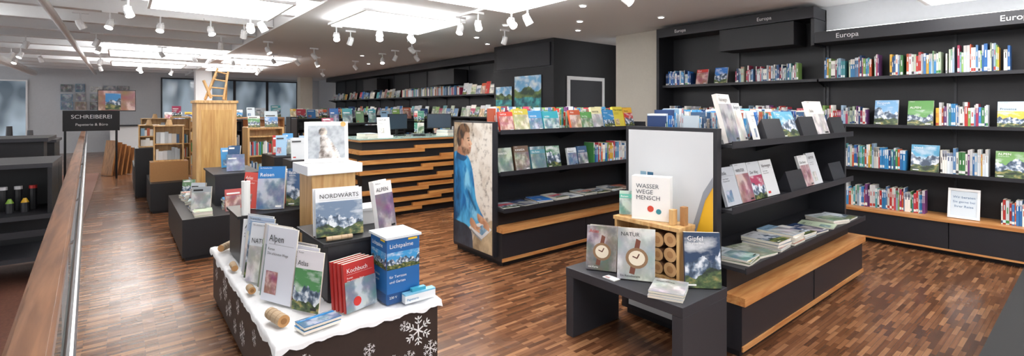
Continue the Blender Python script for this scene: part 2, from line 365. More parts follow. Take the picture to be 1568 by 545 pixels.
for i,(x,y) in enumerate(SP):
    m=MB(); zc=3.0 if x>2.1 else 3.019
    if abs(x-3.86)<.01: zc=2.964 if y>5.1 else 2.89
    a=R.uniform(0,6.28); dx,dy=math.cos(a)*.5,math.sin(a)*.5
    if i in (18,19,21,22,23,24): dx,dy=.9,.1
    if (2.45<x<4.05 and 6.05<y<7.55): zc=2.89
    if (.25<x<1.75 and 6.45<y<7.95): zc=2.92
    d=Vector((dx,dy,-.85)).normalized()
    if i in aim: d=(Vector(aim[i])-Vector((x,y,zc-.19))).normalized()
    m.box(x-.09,y-.018,zc-.03,x+.09,y+.018,zc,WHT)
    m.cyl((x,y,zc-.13),(x,y,zc-.03),.011,mat=WHT)
    c=Vector((x,y,zc-.19)); side=d.cross(Vector((0,0,1))).normalized()
    for sg in (-1,1): m.cyl(c+side*.052*sg,Vector((x,y,zc-.12))+side*.035*sg,.006,n=6,mat=WHT)
    m.cyl(Vector((x,y,zc-.122))-side*.04,Vector((x,y,zc-.122))+side*.04,.007,n=6,mat=WHT)
    m.cyl(c-d*.075,c-d*.03,.032,.047,14,WHT); m.cyl(c-d*.03,c+d*.065,.047,.05,14,WHT,capmat=LITS)
    ob=m.make('track_spotlight')
    if i in bright:
        l=bpy.data.lights.new('lamp','SPOT'); l.energy=105 if i in aim else 75; l.spot_size=math.radians(72 if i in aim else 105); l.spot_blend=1; l.shadow_soft_size=.06; l.color=(1,.92,.82)
        lo=bpy.data.objects.new('lamp',l); bpy.context.scene.collection.objects.link(lo); lo.parent=ob
        lo.location=(c+d*.09)-ob.location; lo.rotation_euler=d.to_track_quat('-Z','Y').to_euler()
simple('lighting_track',(3.843,5.12,2.965,3.877,6.04,2.999),WHT)
for x,y in ((4.9,6.2),(5.6,5.2),(5.3,7.6),(6.2,5.8),(4.8,4.4),(6.0,8.2),(4.8,12),(6.3,4.2),(5.8,14)):
    m=MB(); m.cyl((x,y,2.985),(x,y,2.999),.055,n=20,mat=WHT); m.cyl((x,y,2.98),(x,y,2.984),.038,n=20,mat=LITS); m.make('recessed_downlight')
# ---------------------------------------------------------------- wall shelving
SIGNT=plain('sign_letter','#e8e8ea',.5)
def wallshelf(y0,y1,xf,topz):
    m=MB(); xb=xf+.34
    m.box(xb-.02,y0,0,xb,y1,topz,BLK2)
    m.box(xf+.0,y0,.0,xb-.021,y1,.05,BLK2)
    n=max(1,round((y1-y0)/1.15)); w=(y1-y0)/n
    for i in range(n): m.box(xf-.08,y0+i*w+.004,.052,xb-.021,y0+(i+1)*w-.004,.365,BLK)
    m.box(xf-.1,y0,.368,xb-.021,y1,.405,OAKY); m.box(xf-.085,y0,.055,xf-.081,y1,.075,OAKY)
    for z in (.885,1.415,2.0):
        m.box(xf,y0,z-.025,xb-.021,y1,z,BLK); m.box(xf-.008,y0,z-.03,xf-.0005,y1,z+.008,BLK)
    for i in range(n+1):
        yy=min(max(y0+i*w,y0+.012),y1-.012); m.box(xb-.04,yy-.012,.41,xb-.0205,yy+.012,topz,BLK)
        for z in (.885,1.415,2.0):
            m.poly([(xf+.03,yy,z-.026),(xb-.04,yy,z-.026),(xb-.04,yy,z-.1)],BLK)
    return m
m=wallshelf(-1.5,2.36,7.1,2.5)
m.box(6.95,-1.5,2.46,7.44,2.36,2.6,BLK)
o=m.make('tall_bookshelf'); 
for y in (2.0,.55,-.9): text('Europa',.085,(6.945,y,2.5),-90,SIGNT,o,'sign_text')
m=wallshelf(2.38,4.74,7.1,2.95)
m.box(6.98,2.38,2.8,7.44,4.74,2.95,BLK); m.box(7.0,2.38,2.44,7.42,2.42,2.79,BLK)
m.box(6.93,2.6,2.47,7.35,3.62,2.78,BLK2); m.box(6.99,4.70,0,7.44,4.75,2.95,BLK2)
o=m.make('tall_bookshelf'); text('Europa',.07,(6.975,4.3,2.85),-90,SIGNT,o,'sign_text'); text('Europa',.07,(6.975,3.0,2.85),-90,SIGNT,o,'sign_text')
m=wallshelf(8.66,21.5,7.1,2.98)
m.box(6.98,8.66,2.8,7.44,21.5,2.98,BLK); m.box(6.93,11,2.3,7.35,12.3,2.7,BLK2); m.box(6.93,16,2.3,7.35,17.2,2.7,BLK2)
m.make('tall_bookshelf')
def wrow(z,ya,yb,pal=TRAVEL,face=0,h=(.17,.25)):
    m=MB(); row(m,MM(7.13,ya,z+.001,-90),ya-yb,pal,h,face=face); m.make('book_row')
def wface(z,y,W=.2,Hh=.28,style=None,base=None):
    m=MB(); fbook(m,MM(7.14,y,z+.006,-90,12),W,Hh,.02,style,base); m.make('face_out_book')
z=2.0
wrow(z,4.66,4.2,BLUES); wface(z,4.03,.19,.24,'photo',hx('#c4312d')); wface(z,3.72,.2,.25,'mountain',BLUES[1]); wrow(z,3.48,2.62,TRAVEL); wrow(z,2.31,1.72,h=(.22,.28)); wrow(z,1.62,1.1,TRAVEL,h=(.22,.27)); wrow(z,1.09,.6,h=(.22,.31)); wrow(z,.3,-.6); wrow(z,-.7,-1.4)
z=1.415
wrow(z,4.6,3.4,TRAVEL,.1); wrow(z,3.3,2.45,TRAVEL,.05); wrow(z,2.33,1.84); wface(z,1.66,.23,.3,'mountain',hx('#7fb2dc')); wface(z,1.34,.23,.29,'photo',hx('#5f9a52')); wrow(z,1.2,.76,h=(.2,.27)); wface(z,.6,.22,.27,'photo',hx('#bcd2e4')); wrow(z,.4,-.6,TRAVEL,.1);wrow(z,-.7,-1.4)
z=.885
wrow(z,4.6,3.4,PALE,.1); wrow(z,3.3,2.4); wrow(z,2.35,1.46,h=(.22,.3)); wface(z,1.3,.25,.31,'mountain',hx('#4fa0c8')); wrow(z,1.16,.77,h=(.22,.29)); wface(z,.62,.21,.28,'mountain',hx('#6f9f5a')); wrow(z,.42,-.5); wrow(z,-.6,-1.4)
z=.405
wrow(z,4.6,3.3,TRAVEL,.1); wrow(z,3.2,2.5,TRAVEL); wrow(z,2.46,1.28,h=(.2,.28)); wrow(z,.68,.0,TRAVEL,h=(.2,.26)); wrow(z,-.1,-1.3)
m=MB(); Q=MM(7.12,.97,.412,-90,12)
for b in ((-.13,0,0,.13,.02,.025),(-.13,0,.3,.13,.02,.325),(-.13,0,.026,-.108,.02,.299),(.108,0,.026,.13,.02,.299)): m.box(*b,WHT,M=Q)
m.box(-.107,.008,.026,.107,.018,.299,VC,hx('#d3dfe9'),Q)
tx(m,Q,'Wir beraten',0,.22,.04,hx('#4d76a0'),-.006,.18,True); tx(m,Q,'Sie gerne bei',0,.17,.035,hx('#4d76a0'),-.006,.18,True); tx(m,Q,'Ihrer Reise',0,.12,.035,hx('#4d76a0'),-.006,.18,True)
m.make('framed_notice')
LOD=0
for z in (2.0,1.415,.885,.405):
    y=21.2
    while y>9.2:
        L=R.uniform(.8,2.2); L=min(L,y-8.8)
        m=MB(); M_=MM(7.13,y,z+.001,-90)
        if z>.8 and R.random()<.75: faces(m,M_,L,(.16,.22),(.22,.32),pal=PALE+TRAVEL+GREY+GREY)
        else: row(m,M_,L,PALE+TRAVEL,detail=False,h=(.2,.28))
        if m.v: m.make('book_row')
        y-=L+R.uniform(.02,.15)
LOD=2
# ---------------------------------------------------------------- dark cube + alcove
m=MB(); m.box(6.5,6.72,0,8.74,8.63,2.999,BLK2)
for z in (1.2,2.45): m.box(6.494,6.73,z,6.4995,8.62,z+.012,BLK)
m.box(6.47,6.8,2.47,6.4995,8.5,2.92,BLK)
m.make('dark_cladding_block')
for (ya,yb,z0,z1,b,s) in ((7.9,7.05,1.55,2.3,'#3f8fc0',.31),(8.55,7.98,1.62,2.1,'#58a0b8',.77)):
    m=MB(); M_=MM(6.485,(ya+yb)/2,z0,-90); W=ya-yb; Hh=z1-z0
    m.box(-W/2,0,0,W/2,.008,Hh,VC,K_,M_)
    def lake(u,v,s=s):
        n=noise.fractal(Vector((u*5+s*40,v*6,s)),.8,2,5); n2=noise.noise(Vector((u*3+s*9,0,s)))
        ridge=.38+n2*.22
        if v<ridge: c=mixc(hx('#6fb0dc'),hx('#e6f0f5'),min(1,max(0,n+.3)))
        elif v<.6+.04*n2: c=mixc(hx('#1f3f24'),hx('#7f9a4a'),min(1,max(0,.4+n*.9)))
        else: c=mixc(hx('#0f5a6a'),hx('#4fc0c0'),min(1,max(0,.35+n+(v-.7)))); 
        if v>.8 and n>.1: c=mixc(c,hx('#5d6f3a'),.8)
        return c
    m.grid(M_,W*.98,Hh,44,40,lake,.002); m.make('landscape_poster')
m=MB(); yy=6.69
m.box(6.86,yy,0,6.93,6.715,2.27,WHT); m.box(7.9,yy,0,7.97,6.715,2.27,WHT); m.box(6.93,yy,2.2,7.9,6.715,2.27,WHT); m.box(6.932,6.7,0.01,7.898,6.716,2.198,DGR)
m.cyl((7.0,6.66,1.05),(7.12,6.66,1.05),.01,mat=STL); m.cyl((7.0,6.66,1.05),(7.0,6.7,1.05),.01,mat=STL)
m.make('door_1')
# ---------------------------------------------------------------- gondolas
def gondola(x0,x1,yf,yb,panel_y):
    yc=(yf+yb)/2; m=MB()
    m.box(x0+.03,yf+.04,0,x1-.03,yb-.04,.05,BLK2)
    m.box(x0,yf+.01,.05,x1,yb-.01,.345,BLK)
    m.box(x0-.004,yf,.052,x1+.004,yf+.0095,.085,OAK); m.box(x0-.004,yb-.0095,.052,x1+.004,yb,.085,OAK)
    m.box((x0+x1)/2-.003,yf+.006,.09,(x0+x1)/2+.003,yf+.0098,.34,BLK2)
    m.box(x0-.01,yf-.015,.346,x1+.01,yb+.015,.4,OAK)
    m.box(x0+.02,yf+.12,.401,x1-.02,yb-.12,.555,BLK2)
    m.box(x0,yf-.01,.556,x1,yb+.01,.58,BLK); m.box(x0,yf-.018,.55,x1,yf-.0105,.592,BLK); m.box(x0,yb+.0105,.55,x1,yb+.018,.592,BLK)
    m.box(x0+.01,yc-.02,.581,x1-.01,yc+.02,1.43,BLK2)
    for z,dp in ((.94,.4),(1.37,.4)):
        for s in (-1,1):
            ye=yc+s*dp; ya=yc+s*.021
            m.box(x0+.02,min(ya,ye),z-.02,x1-.01,max(ya,ye),z,BLK); m.box(x0+.02,min(ye,ye+s*.008),z-.025,x1-.01,max(ye,ye+s*.008),z+.022,BLK)
            for xx in (x0+.03,(x0+x1)/2,x1-.02):
                m.poly([(xx,ya,z-.021),(xx,ye-s*.04,z-.021),(xx,ya,z-.13)],BLK2); m.poly([(xx+.004,ya,z-.13),(xx+.004,ye-s*.04,z-.021),(xx+.004,ya,z-.021)],BLK2)
    a,b=panel_y
    m.box(x0-.05,a,.09,x0+.008,b,1.475,BLK); m.box(x1-.008,a,.41,x1+.03,b,1.44,BLK)
    return m
m=gondola(3.08,5.5,1.45,2.42,(1.6,2.33)); 
M_=MM(3.03,1.965,.09,-90)
def pg(pts,c,l,W=.68,H=1.34,mat=VC): m.poly([((x-.5)*W,-.0015*l,.02+(1-z)*H) for x,z in pts],mat,c,M_)
pg([(0,1),(1,1),(1,0),(0,0)],hx('#d0d4d8'),1)
pg([(1,.27),(.92,.34),(.84,.48),(.76,.64),(.66,.82),(.58,1),(1,1)],hx('#e9b52d'),2); pg([(1,.5),(.9,.66),(.84,.85),(.8,1),(1,1)],hx('#d8512f'),3)
pg([(1,.22),(.9,.3),(.8,.46),(.7,.64),(.58,.86),(.61,.88),(.74,.66),(.84,.48),(.92,.34),(1,.27)],hx('#8f949d'),4)
for (a,b,c) in ((.16,.23,'#7da0b8'),(.25,.23,'#2f5e7e'),(.16,.28,'#4f86a6'),(.25,.28,'#a9bfca')): pg([(a,b+.04),(a+.075,b+.04),(a+.075,b),(a,b)],hx(c),2)
m.make('double_sided_bookshelf')
m=gondola(3.0,5.5,3.84,4.77,(3.93,4.69))
M_=MM(2.9495,4.31,.105,-90)
def smooth_poly(p,n=4):
    out=[]; L=len(p)
    for i in range(L):
        p0,p1,p2,p3=p[i-1],p[i],p[(i+1)%L],p[(i+2)%L]
        for k in range(n):
            t=k/n; out.append(tuple(.5*((2*p1[a])+(-p0[a]+p2[a])*t+(2*p0[a]-5*p1[a]+4*p2[a]-p3[a])*t*t+(-p0[a]+3*p1[a]-3*p2[a]+p3[a])*t**3) for a in (0,1)))
    return out
AS=1.35/.72
LY=[]
def lay(pts,c1,c2,feather=.008,fold=0,fs=(6,3),dirn=(1,0),sm=True):
    pts=[(x,y*AS) for x,y in pts]; pts=smooth_poly(pts) if sm else pts
    xs=[p[0] for p in pts]; ys=[p[1] for p in pts]
    LY.append((pts,min(xs)-.02,max(xs)+.02,min(ys)-.02,max(ys)+.02,hx(c1),hx(c2),feather,fold,fs,dirn))
lay([(.62,.84),(.8,.78),(1.1,.75),(1.1,1.1),(.4,1.1),(.5,.95)],'#8f7a5d','#d6c3a0',.02,.5,(7,5))
lay([(0,.25),(.14,.235),(.3,.25),(.42,.29),(.5,.37),(.55,.48),(.6,.6),(.7,.68),(.8,.74),(.76,.8),(.6,.8),(.42,.84),(.38,.95),(.36,1.1),(-.1,1.1),(-.1,.3)],'#1568ae','#56bdf0',.008,1.3,(5,2.2),(1,.0))
lay([(.02,.3),(.15,.27),(.25,.36),(.27,.52),(.2,.72),(.1,.8),(-.05,.8),(-.05,.4)],'#0e4874','#2f8ccc',.05,1.1,(6,2.5))
lay([(.27,.33),(.4,.4),(.47,.56),(.58,.68),(.68,.735),(.62,.78),(.46,.72),(.33,.6),(.27,.48)],'#1f7fc0','#8ad6f8',.05,1.4,(9,4),(.6,-.6))
lay([(.4,.545),(.5,.61),(.6,.675),(.58,.69),(.47,.63),(.39,.57)],'#123f63','#1b5c8c',.04,.2)
lay([(-.1,.84),(.2,.82),(.4,.84),(.5,.9),(.46,1.1),(-.1,1.1)],'#1c2630','#3a4a5c',.012,.6,(7,4))
lay([(.12,.19),(.3,.19),(.33,.265),(.25,.3),(.1,.28)],'#9d6648','#cf9a78',.02,.2)
lay([(.08,.25),(.2,.266),(.3,.27),(.36,.285),(.26,.315),(.08,.295)],'#0f4470','#1f6aa0',.01,.3)
lay([(.14,.08),(.3,.05),(.415,.08),(.435,.112),(.445,.135),(.492,.165),(.494,.176),(.468,.182),(.476,.198),(.458,.206),(.46,.22),(.43,.245),(.37,.258),(.26,.25),(.17,.21),(.13,.14)],'#9a6344','#f0c8a6',.008,.5,(6,4),(1,0))
lay([(.3,.2),(.37,.213),(.44,.206),(.458,.215),(.452,.228),(.425,.248),(.36,.262),(.26,.255),(.21,.225),(.215,.19),(.25,.2)],'#6b4a36','#b0876a',.04,.9,(22,16))
lay([(.415,.2),(.465,.2),(.463,.208),(.42,.207)],'#a85c50','#c07868',.006)
lay([(.4,.165),(.44,.17),(.45,.183),(.41,.185)],'#b07555','#d99e7c',.02)
lay([(.07,.12),(.1,.05),(.2,.012),(.32,.008),(.42,.04),(.435,.072),(.4,.08),(.32,.078),(.28,.11),(.26,.15),(.215,.15),(.19,.19),(.13,.2),(.09,.17)],'#2a1a10','#7f5a3a',.018,1.3,(22,8))
lay([(.2,.14),(.235,.132),(.255,.148),(.24,.18),(.212,.185)],'#a0684c','#dba583',.01,.3)
lay([(.36,.124),(.42,.12),(.425,.127),(.365,.131)],'#3a2415','#523722',.01)
lay([(.385,.14),(.42,.138),(.425,.146),(.39,.148)],'#2a1a10','#4d3222',.01)
lay([(.46,.845),(.62,.795),(.78,.765),(.99,.805),(.86,.86),(.74,.905),(.58,.875)],'#c9d2da','#ffffff',.005,.1,(3,3),(0,-1),False)
lay([(.58,.845),(.76,.79),(.9,.813),(.75,.875)],'#4f86b0','#a6cde2',.006,.9,(9,9),(1,0),False)
lay([(.46,.845),(.58,.875),(.74,.905),(.74,.92),(.57,.89),(.455,.858)],'#6f767c','#9aa2a8',.004,0,(1,1),(1,0),False)
lay([(.63,.715),(.72,.72),(.84,.745),(.92,.775),(.93,.795),(.86,.8),(.8,.785),(.72,.785),(.65,.765)],'#b57b59','#ecc09d',.008,.4,(10,8),(.5,-.8))
for k in range(4): lay([(.8,.755+.013*k),(.9,.77+.012*k),(.935,.782+.012*k),(.925,.79+.012*k),(.88,.785+.012*k),(.79,.768+.013*k)],'#a86e50','#e8b994',.004,.1)
lay([(.46,.76),(.55,.775),(.64,.82),(.7,.845),(.69,.86),(.62,.855),(.52,.84),(.44,.81)],'#b07555','#e6b793',.008,.3)
lay([(.6,.82),(.7,.815),(.72,.825),(.63,.84)],'#a86e50','#e8b994',.004)
def man(u,v):
    y=v*AS
    n=noise.fractal(Vector((u*4,y*4,2.2)),.7,2.1,7); n2=noise.fractal(Vector((u*9+5,y*9,7)),.6,2,5)
    edge=max(0,min(1,(.42-u)*2.5+(.3-v)*1.2))+max(0,(v-.8)*2)
    c=mixc(hx('#f1ece2'),hx('#a88f6c'),min(1,max(0,edge*.9+n*.5)))
    c=mixc(c,hx('#5d4f3e'),min(.8,max(0,n2*.9-.12)))
    for pts,xa,xb,ya,yb,c1,c2,f,fold,fs,dr in LY:
        if u<xa or u>xb or y<ya or y>yb: continue
        inside=False; dm=9; L=len(pts); j=L-1
        for i in range(L):
            x1,y1=pts[j]; x2,y2=pts[i]
            if (y1>y)!=(y2>y) and u<(x2-x1)*(y-y1)/(y2-y1)+x1: inside=not inside
            ex,ey=x2-x1,y2-y1; q=ex*ex+ey*ey
            t=max(0,min(1,((u-x1)*ex+(y-y1)*ey)/q)) if q>0 else 0
            d=(u-x1-t*ex)**2+(y-y1-t*ey)**2
            if d<dm: dm=d
            j=i
        sd=math.sqrt(dm)*(1 if inside else -1); a=max(0,min(1,.5+sd/f))
        if a<=0: continue
        g=.5+dr[0]*(u-(xa+xb)/2)/(xb-xa)+dr[1]*(y-(ya+yb)/2)/(yb-ya)
        g=g*.8+.1+fold*noise.fractal(Vector((u*fs[0],y*fs[1],len(pts))),.8,2,4)*.9
        c=mixc(c,mixc(c1,c2,max(0,min(1,g))),a)
    return c
m.grid(M_,.72,1.355,130,240,man,.0012)
m.make('double_sided_bookshelf')
def gbooks(yf,yb,x0,x1):
    yc=(yf+yb)/2; fy=yc-.37
    m=MB(); faces(m,MM(x0+.05,fy,1.371),1.0,(.17,.24),(.2,.25),.03,14,(0,.02),MAPS,['map','photo']); m.make('map_row')
    m=MB(); faces(m,MM(x0+1.1,fy,1.371),1.3,(.15,.22),(.2,.27),.03,14,(0,.02),MAPS+TRAVEL[:5],['map','photo','text']); m.make('map_row')
    m=MB(); row(m,MM(x0+.1,yc-.19,1.371),2.3,MAPS+TRAVEL,h=(.2,.27),d=(.1,.14)); m.make('book_row')
    m=MB(); faces(m,MM(x0+.04,fy+.02,.941),.98,(.19,.22),(.24,.27),.03,12,(.015,.035),[hx(c) for c in ('#5f9a7a','#3f7f5a','#8a6f4f','#4f8fa0','#6b5240','#74a890')],['photo','mountain','full']); m.make('face_out_book_row')
    m=MB(); faces(m,MM(x0+1.08,fy+.02,.941),.36,(.14,.17),(.2,.24),.03,12,pal=PALE); m.make('face_out_book_row')
    m=MB(); row(m,MM(x0+1.5,fy+.01,.941),.95,TRAVEL+BLUES,h=(.19,.26)); m.make('book_row')
    m=MB(); x=x0+.16
    while x<x1-.15:
        stack(m,MM(x,yf+.17,.582,R.uniform(-8,8)),R.choice([1,1,2]),.2,.27,(.006,.015),PALE+BLUES); x+=.245
    m.make('magazine_stack')
gbooks(3.84,4.77,3.0,5.5)
def wedge(m,a,b,y,z,h=.14):
    m.poly([(a,y,z),(b,y,z),(b,y+.05,z+h),(a,y+.05,z+h)],BLK); m.poly([(a,y+.14,z),(a,y+.05,z+h),(b,y+.05,z+h),(b,y+.14,z)],BLK)
    m.poly([(a,y,z),(a,y+.05,z+h),(a,y+.14,z)],BLK); m.poly([(b,y,z),(b,y+.14,z),(b,y+.05,z+h)],BLK); m.poly([(a,y,z),(a,y+.14,z),(b,y+.14,z),(b,y,z)],BLK)
for a,z,h in ((3.72,1.371,.16),(4.4,1.371,.17),(5.12,1.371,.16),(4.15,.941,.16),(5.1,.941,.16)): m=MB(); wedge(m,a,a+.32,1.57,z,h); m.make('book_rest')
m=MB()
fbook(m,MM(3.27,1.6,1.379,10,14),.27,.34,.03,'photo',hx('#e9e6e2')); fbook(m,MM(3.5,1.64,1.377,8,14),.16,.28,.03,'photo',hx('#d8dde2')); fbook(m,MM(3.63,1.6,1.378,8,14),.1,.22,.02,'text',W_)
fbook(m,MM(4.22,1.6,1.378,-6,20),.28,.22,.02,'mountain',hx('#4fa3c4')); fbook(m,MM(4.91,1.6,1.379,-4,16),.3,.31,.03,'photo',hx('#e8e4de')); m.make('face_out_book_row')
m=MB(); row(m,MM(3.15,1.8,1.371),2.3,BLUES+PALE,h=(.16,.22),d=(.1,.13)); m.make('book_row')
m=MB(); row(m,MM(3.15,2.06,1.371),2.3,BLUES+BLUES+PALE,h=(.18,.24),d=(.14,.17)); m.make('book_row')
m=MB(); faces(m,MM(3.16,1.59,.941),.98,(.19,.21),(.26,.28),.02,16,(.004,.012),[hx('#4f9fc4'),hx('#c9cdd2'),hx('#dadcde'),hx('#b7bcc4'),hx('#aeb6bf')],['text','text','photo']); m.make('face_out_book_row')
m=MB(); faces(m,MM(4.49,1.59,.941),.6,(.19,.21),(.26,.28),.02,16,(.004,.012),GREY,['text','photo']); m.make('face_out_book_row')
m=MB(); x=3.24
while x<5.4:
    stack(m,MM(x,1.6,.582,R.uniform(-12,12)),R.choice([1,2,3,4]),.21,.27,(.008,.02),GREY+PALE if x<4.3 else TRAVEL+PALE); x+=.255
m.make('magazine_stack')
# ---------------------------------------------------------------- low table + items
m=MB(); m.box(2.46,1.5,.42,2.97,2.42,.48,DGR); m.box(2.462,1.502,0,2.968,1.57,.419,DGR); m.box(2.462,2.35,0,2.968,2.418,.419,DGR)
m.make('low_display_table',.003)
T=.481
m=MB(); cx0,cx1,cy0,cy1=2.78,2.965,1.72,2.24
m.box(cx0,cy0,T,cx1,cy1,T+.02,PINE); m.box(cx0-.01,cy0-.005,T+.33,cx1,cy1+.005,T+.355,PINE)
m.box(cx0,cy0,T+.021,cx1,cy0+.02,T+.329,PINE); m.box(cx0,cy1-.02,T+.021,cx1,cy1,T+.329,PINE); m.box(cx1-.015,cy0+.021,T+.021,cx1,cy1-.021,T+.329,PINE)
m.box(cx0,1.94,T+.021,cx1-.016,1.955,T+.329,PINE)
for (yy,zz,r) in ((1.79,.073,.048),(1.885,.065,.042),(1.79,.17,.047),(1.885,.152,.043),(1.79,.268,.047),(1.888,.25,.05),(2.01,.075,.05),(2.11,.075,.05),(2.06,.16,.048)):
    m.cyl((cx0+.005,yy,T+zz),(cx1-.02,yy,T+zz),r,n=14,mat=VCM,col=hx('#6b4a33'),capcol=hx('#c39a6b'))
    m.cyl((cx0+.0045,yy,T+zz),(cx0+.005,yy,T+zz),r*.5,n=12,mat=VCM,col=hx('#a87b4f'))
m.make('log_crate')
Z=T+.357
def rc(m,Q,x0,z0,x1,z1,c,e=.001,mat=VC,seed=1): m.poly([(x0,-e,z0),(x1,-e,z0),(x1,-e,z1),(x0,-e,z1)],mat,tuple(hx(c)[:3])+(seed,),Q,uv=[(0,0),((x1-x0)/(z1-z0),0),((x1-x0)/(z1-z0),1),(0,1)])
m=MB(); Q=MM(2.83,1.97,Z,-68); m.box(-.13,0,0,.13,.09,.3,VC,W_,Q)
tx(m,Q,'WASSER',-.1,.22,.042,hx('#4c5660'),.002); tx(m,Q,'WEGE',-.1,.18,.042,hx('#4c5660'),.002); tx(m,Q,'MENSCH',-.1,.14,.042,hx('#4c5660'),.002)
m.cyl((.0,-.001,.08),(.0,-.002,.08),.022,mat=VC,col=hx('#cf4b3a'),M=Q); m.cyl((.055,-.001,.065),(.055,-.002,.065),.018,mat=VC,col=hx('#3c8f9f'),M=Q)
m.make('boxed_game')
m=MB(); m.box(2.82,1.79,Z,2.87,1.82,Z+.1,PINE); m.box(2.87,1.735,Z,2.91,1.77,Z+.12,CARD); m.make('wooden_block')
m=MB(); fbook(m,MM(2.84,2.17,Z+.006,-55,14),.12,.17,.02,'full',hx('#5fb39f')); m.make('standing_book')
m=MB()
for k in range(2): fbook(m,MM(2.58+.03*k,2.2,T+.006,-60,11),.21,.3,.02,'watch',hx('#4a4441'))
m.make('standing_book')
m=MB(); fbook(m,MM(2.61,1.93,T+.006,-58,10),.24,.33,.022,'watch',hx('#cdd3d6')); m.make('standing_book')
m=MB(); fbook(m,MM(2.82,1.575,T+.006,-44,7),.22,.34,.03,'mountain',hx('#1f3a5c'),title='Gipfel'); m.make('standing_book')
m=MB(); stack(m,MM(2.59,1.67,T,-70),3,.2,.24,(.008,.015),GREY); m.make('magazine_stack')
m=MB(); stack(m,MM(2.52,2.06,T,-95),1,.1,.06,(.004,.005),PALE); m.make('leaflet')
m=MB(); m.box(3.15,-.5,.05,5.6,.35,.42,PIT); m.box(3.1,-.52,.42,5.62,.37,.45,PIT); m.box(3.2,-.45,0,5.55,.3,.049,PIT); m.make('low_display_plinth')
# ---------------------------------------------------------------- counter
m=MB(); cx0,cx1,cy0,cy1=2.65,4.75,6.72,7.6
m.box(cx0+.06,cy0+.06,0,cx1-.06,cy1-.06,1.13,BLK2)
m.box(cx0,cy0,1.131,cx1,cy1,1.16,OAK); m.box(cx0-.01,cy0-.01,1.161,cx1+.01,cy1+.01,1.18,plain('counter_glass','#a9c4bd',.08))
z=.06; k=0
while z<1.05:
    off=[.0,.35,.12,.55,.2,.62,.05][k%7]; st=.0 if z>.6 else [.12,.45,.05,.3][k%4]
    m.box(cx0+st,cy0,z,cx0+1.0+off,cy0+.059,z+.06,SLAT)
    m.box(cx0+.85+off*.8,cy0+.012,z+.045,cx1-.01,cy0+.059,z+.105,SLAT)
    m.box(cx0,cy0+.06+off*.3,z,cx0+.059,cy1-.02,z+.06,SLAT)
    z+=.148; k+=1
m.make('service_counter')
CT=1.181
def monitor(x,y,z,ang,w=.42):
    m=MB(); Q=MM(x,y,z,ang); m.box(-.11,-.07,0,.11,.09,.012,BLK2,M=Q); m.box(-.02,.02,.0125,.02,.04,.14,BLK2,M=Q); m.box(-w/2,-.005,.1,w/2,.019,.1+w*.6,BLK2,M=Q)
    m.box(-w/2+.01,-.008,.112,w/2-.01,-.0055,.088+w*.6,VC,hx('#2c3b4a'),Q); m.make('computer_monitor')
monitor(3.5,7.25,CT,20); monitor(4.3,7.3,CT,-20)
m=MB(); m.box(3.05,7.0,CT,3.3,7.2,CT+.02,WHT); fbook(m,MM(3.17,7.03,CT+.026,0,10),.2,.28,.02,'text',W_); m.make('card_stand')
m=MB(); m.cyl((3.75,7.0,CT),(3.75,7.0,CT+.02),.1,mat=BLK2); m.cyl((3.75,7.0,CT),(3.75,7.0,CT+.42),.01,mat=STL)
for a in (0,90,180,270):
    for zz in (.04,.23): fbook(m,MM(3.75,7.0,CT+zz,a)@MM(0,-.06,0),.11,.17,.02,'photo',pal=[hx('#4f8f7a'),hx('#9fc9c0'),hx('#e6e3da')])
m.make('card_carousel')
m=MB(); stack(m,MM(2.85,6.92,CT,10),3,.2,.27); m.make('book_stack')
m=MB(); stack(m,MM(4.2,6.9,CT,10),4,.2,.27); m.make('book_stack')
# ---------------------------------------------------------------- snow table
def flake(m,M,r):
    for k in range(6):
        Q=M@Matrix.Rotation(k*math.pi/3,4,'Y')
        w=r*.05; e=-.0015-.0004*k
        m.poly([(-w,e,0),(w,e,0),(w,e,r),(-w,e,r)],WHT,M=Q)
        for zz in (.4,.68):
            for s in (-1,1):
                p=[(0,e,zz*r),(0,e,zz*r+w*2),(s*r*.26,e,zz*r+r*.2+w*2),(s*r*.26,e,zz*r+r*.2)]
                m.poly(p if s<0 else p[::-1],WHT,M=Q)
def dtable(x0,x1,y0,y1,h,mat=BROWN,name='display_plinth_table',flakes=False):
    m=MB(); m.box(x0+.03,y0+.03,0,x1-.03,y1-.03,.04,BLK2); m.box(x0,y0,.04,x1,y1,h,mat)
    if flakes:
        for (x,z,r) in ((.72,.33,.035),(.95,.16,.05),(1.06,.28,.035),(1.2,.15,.055),(1.36,.3,.085),(1.44,.17,.05),(1.3,.16,.04),(.68,.16,.04),(1.27,.35,.03)): flake(m,MM(x,y0,z),r)
        for (y,z,r) in ((4.5,.28,.05),(4.3,.18,.05),(4.1,.28,.09),(3.9,.2,.06),(3.6,.3,.05),(3.45,.18,.08),(3.1,.28,.05),(2.85,.2,.07),(2.7,.3,.04),(3.7,.14,.05),(4.02,.14,.04)): flake(m,MM(x0,y,z,-90),r)
    return m.make(name)
dtable(.6,1.49,2.55,4.7,.43,BROWN,flakes=True)
m=MB(); nx,ny=60,120; x0,x1,y0,y1=.582,1.508,2.532,4.718
idx={}; k=m.mi(SNOW)
def snz(x,y): return .449+.009*noise.noise(Vector((x*9,y*9,0)))+.006*noise.noise(Vector((x*32,y*32,3)))
for i in range(-2,nx+3):
    for j in range(-2,ny+3):
        ii=min(max(i,0),nx); jj=min(max(j,0),ny); ox=i-ii; oy=j-jj
        x=x0+(x1-x0)*ii/nx+ox*.003; y=y0+(y1-y0)*jj/ny+oy*.003
        z=snz(x,y)
        d=max(abs(ox),abs(oy))
        if d: z-=d*(.012+.026*abs(noise.noise(Vector((x*8,y*8,9)))))
        x+=.004*noise.noise(Vector((x*20,y*20,d)))*bool(d)
        idx[i,j]=len(m.v); m.v.append((x,y,z))
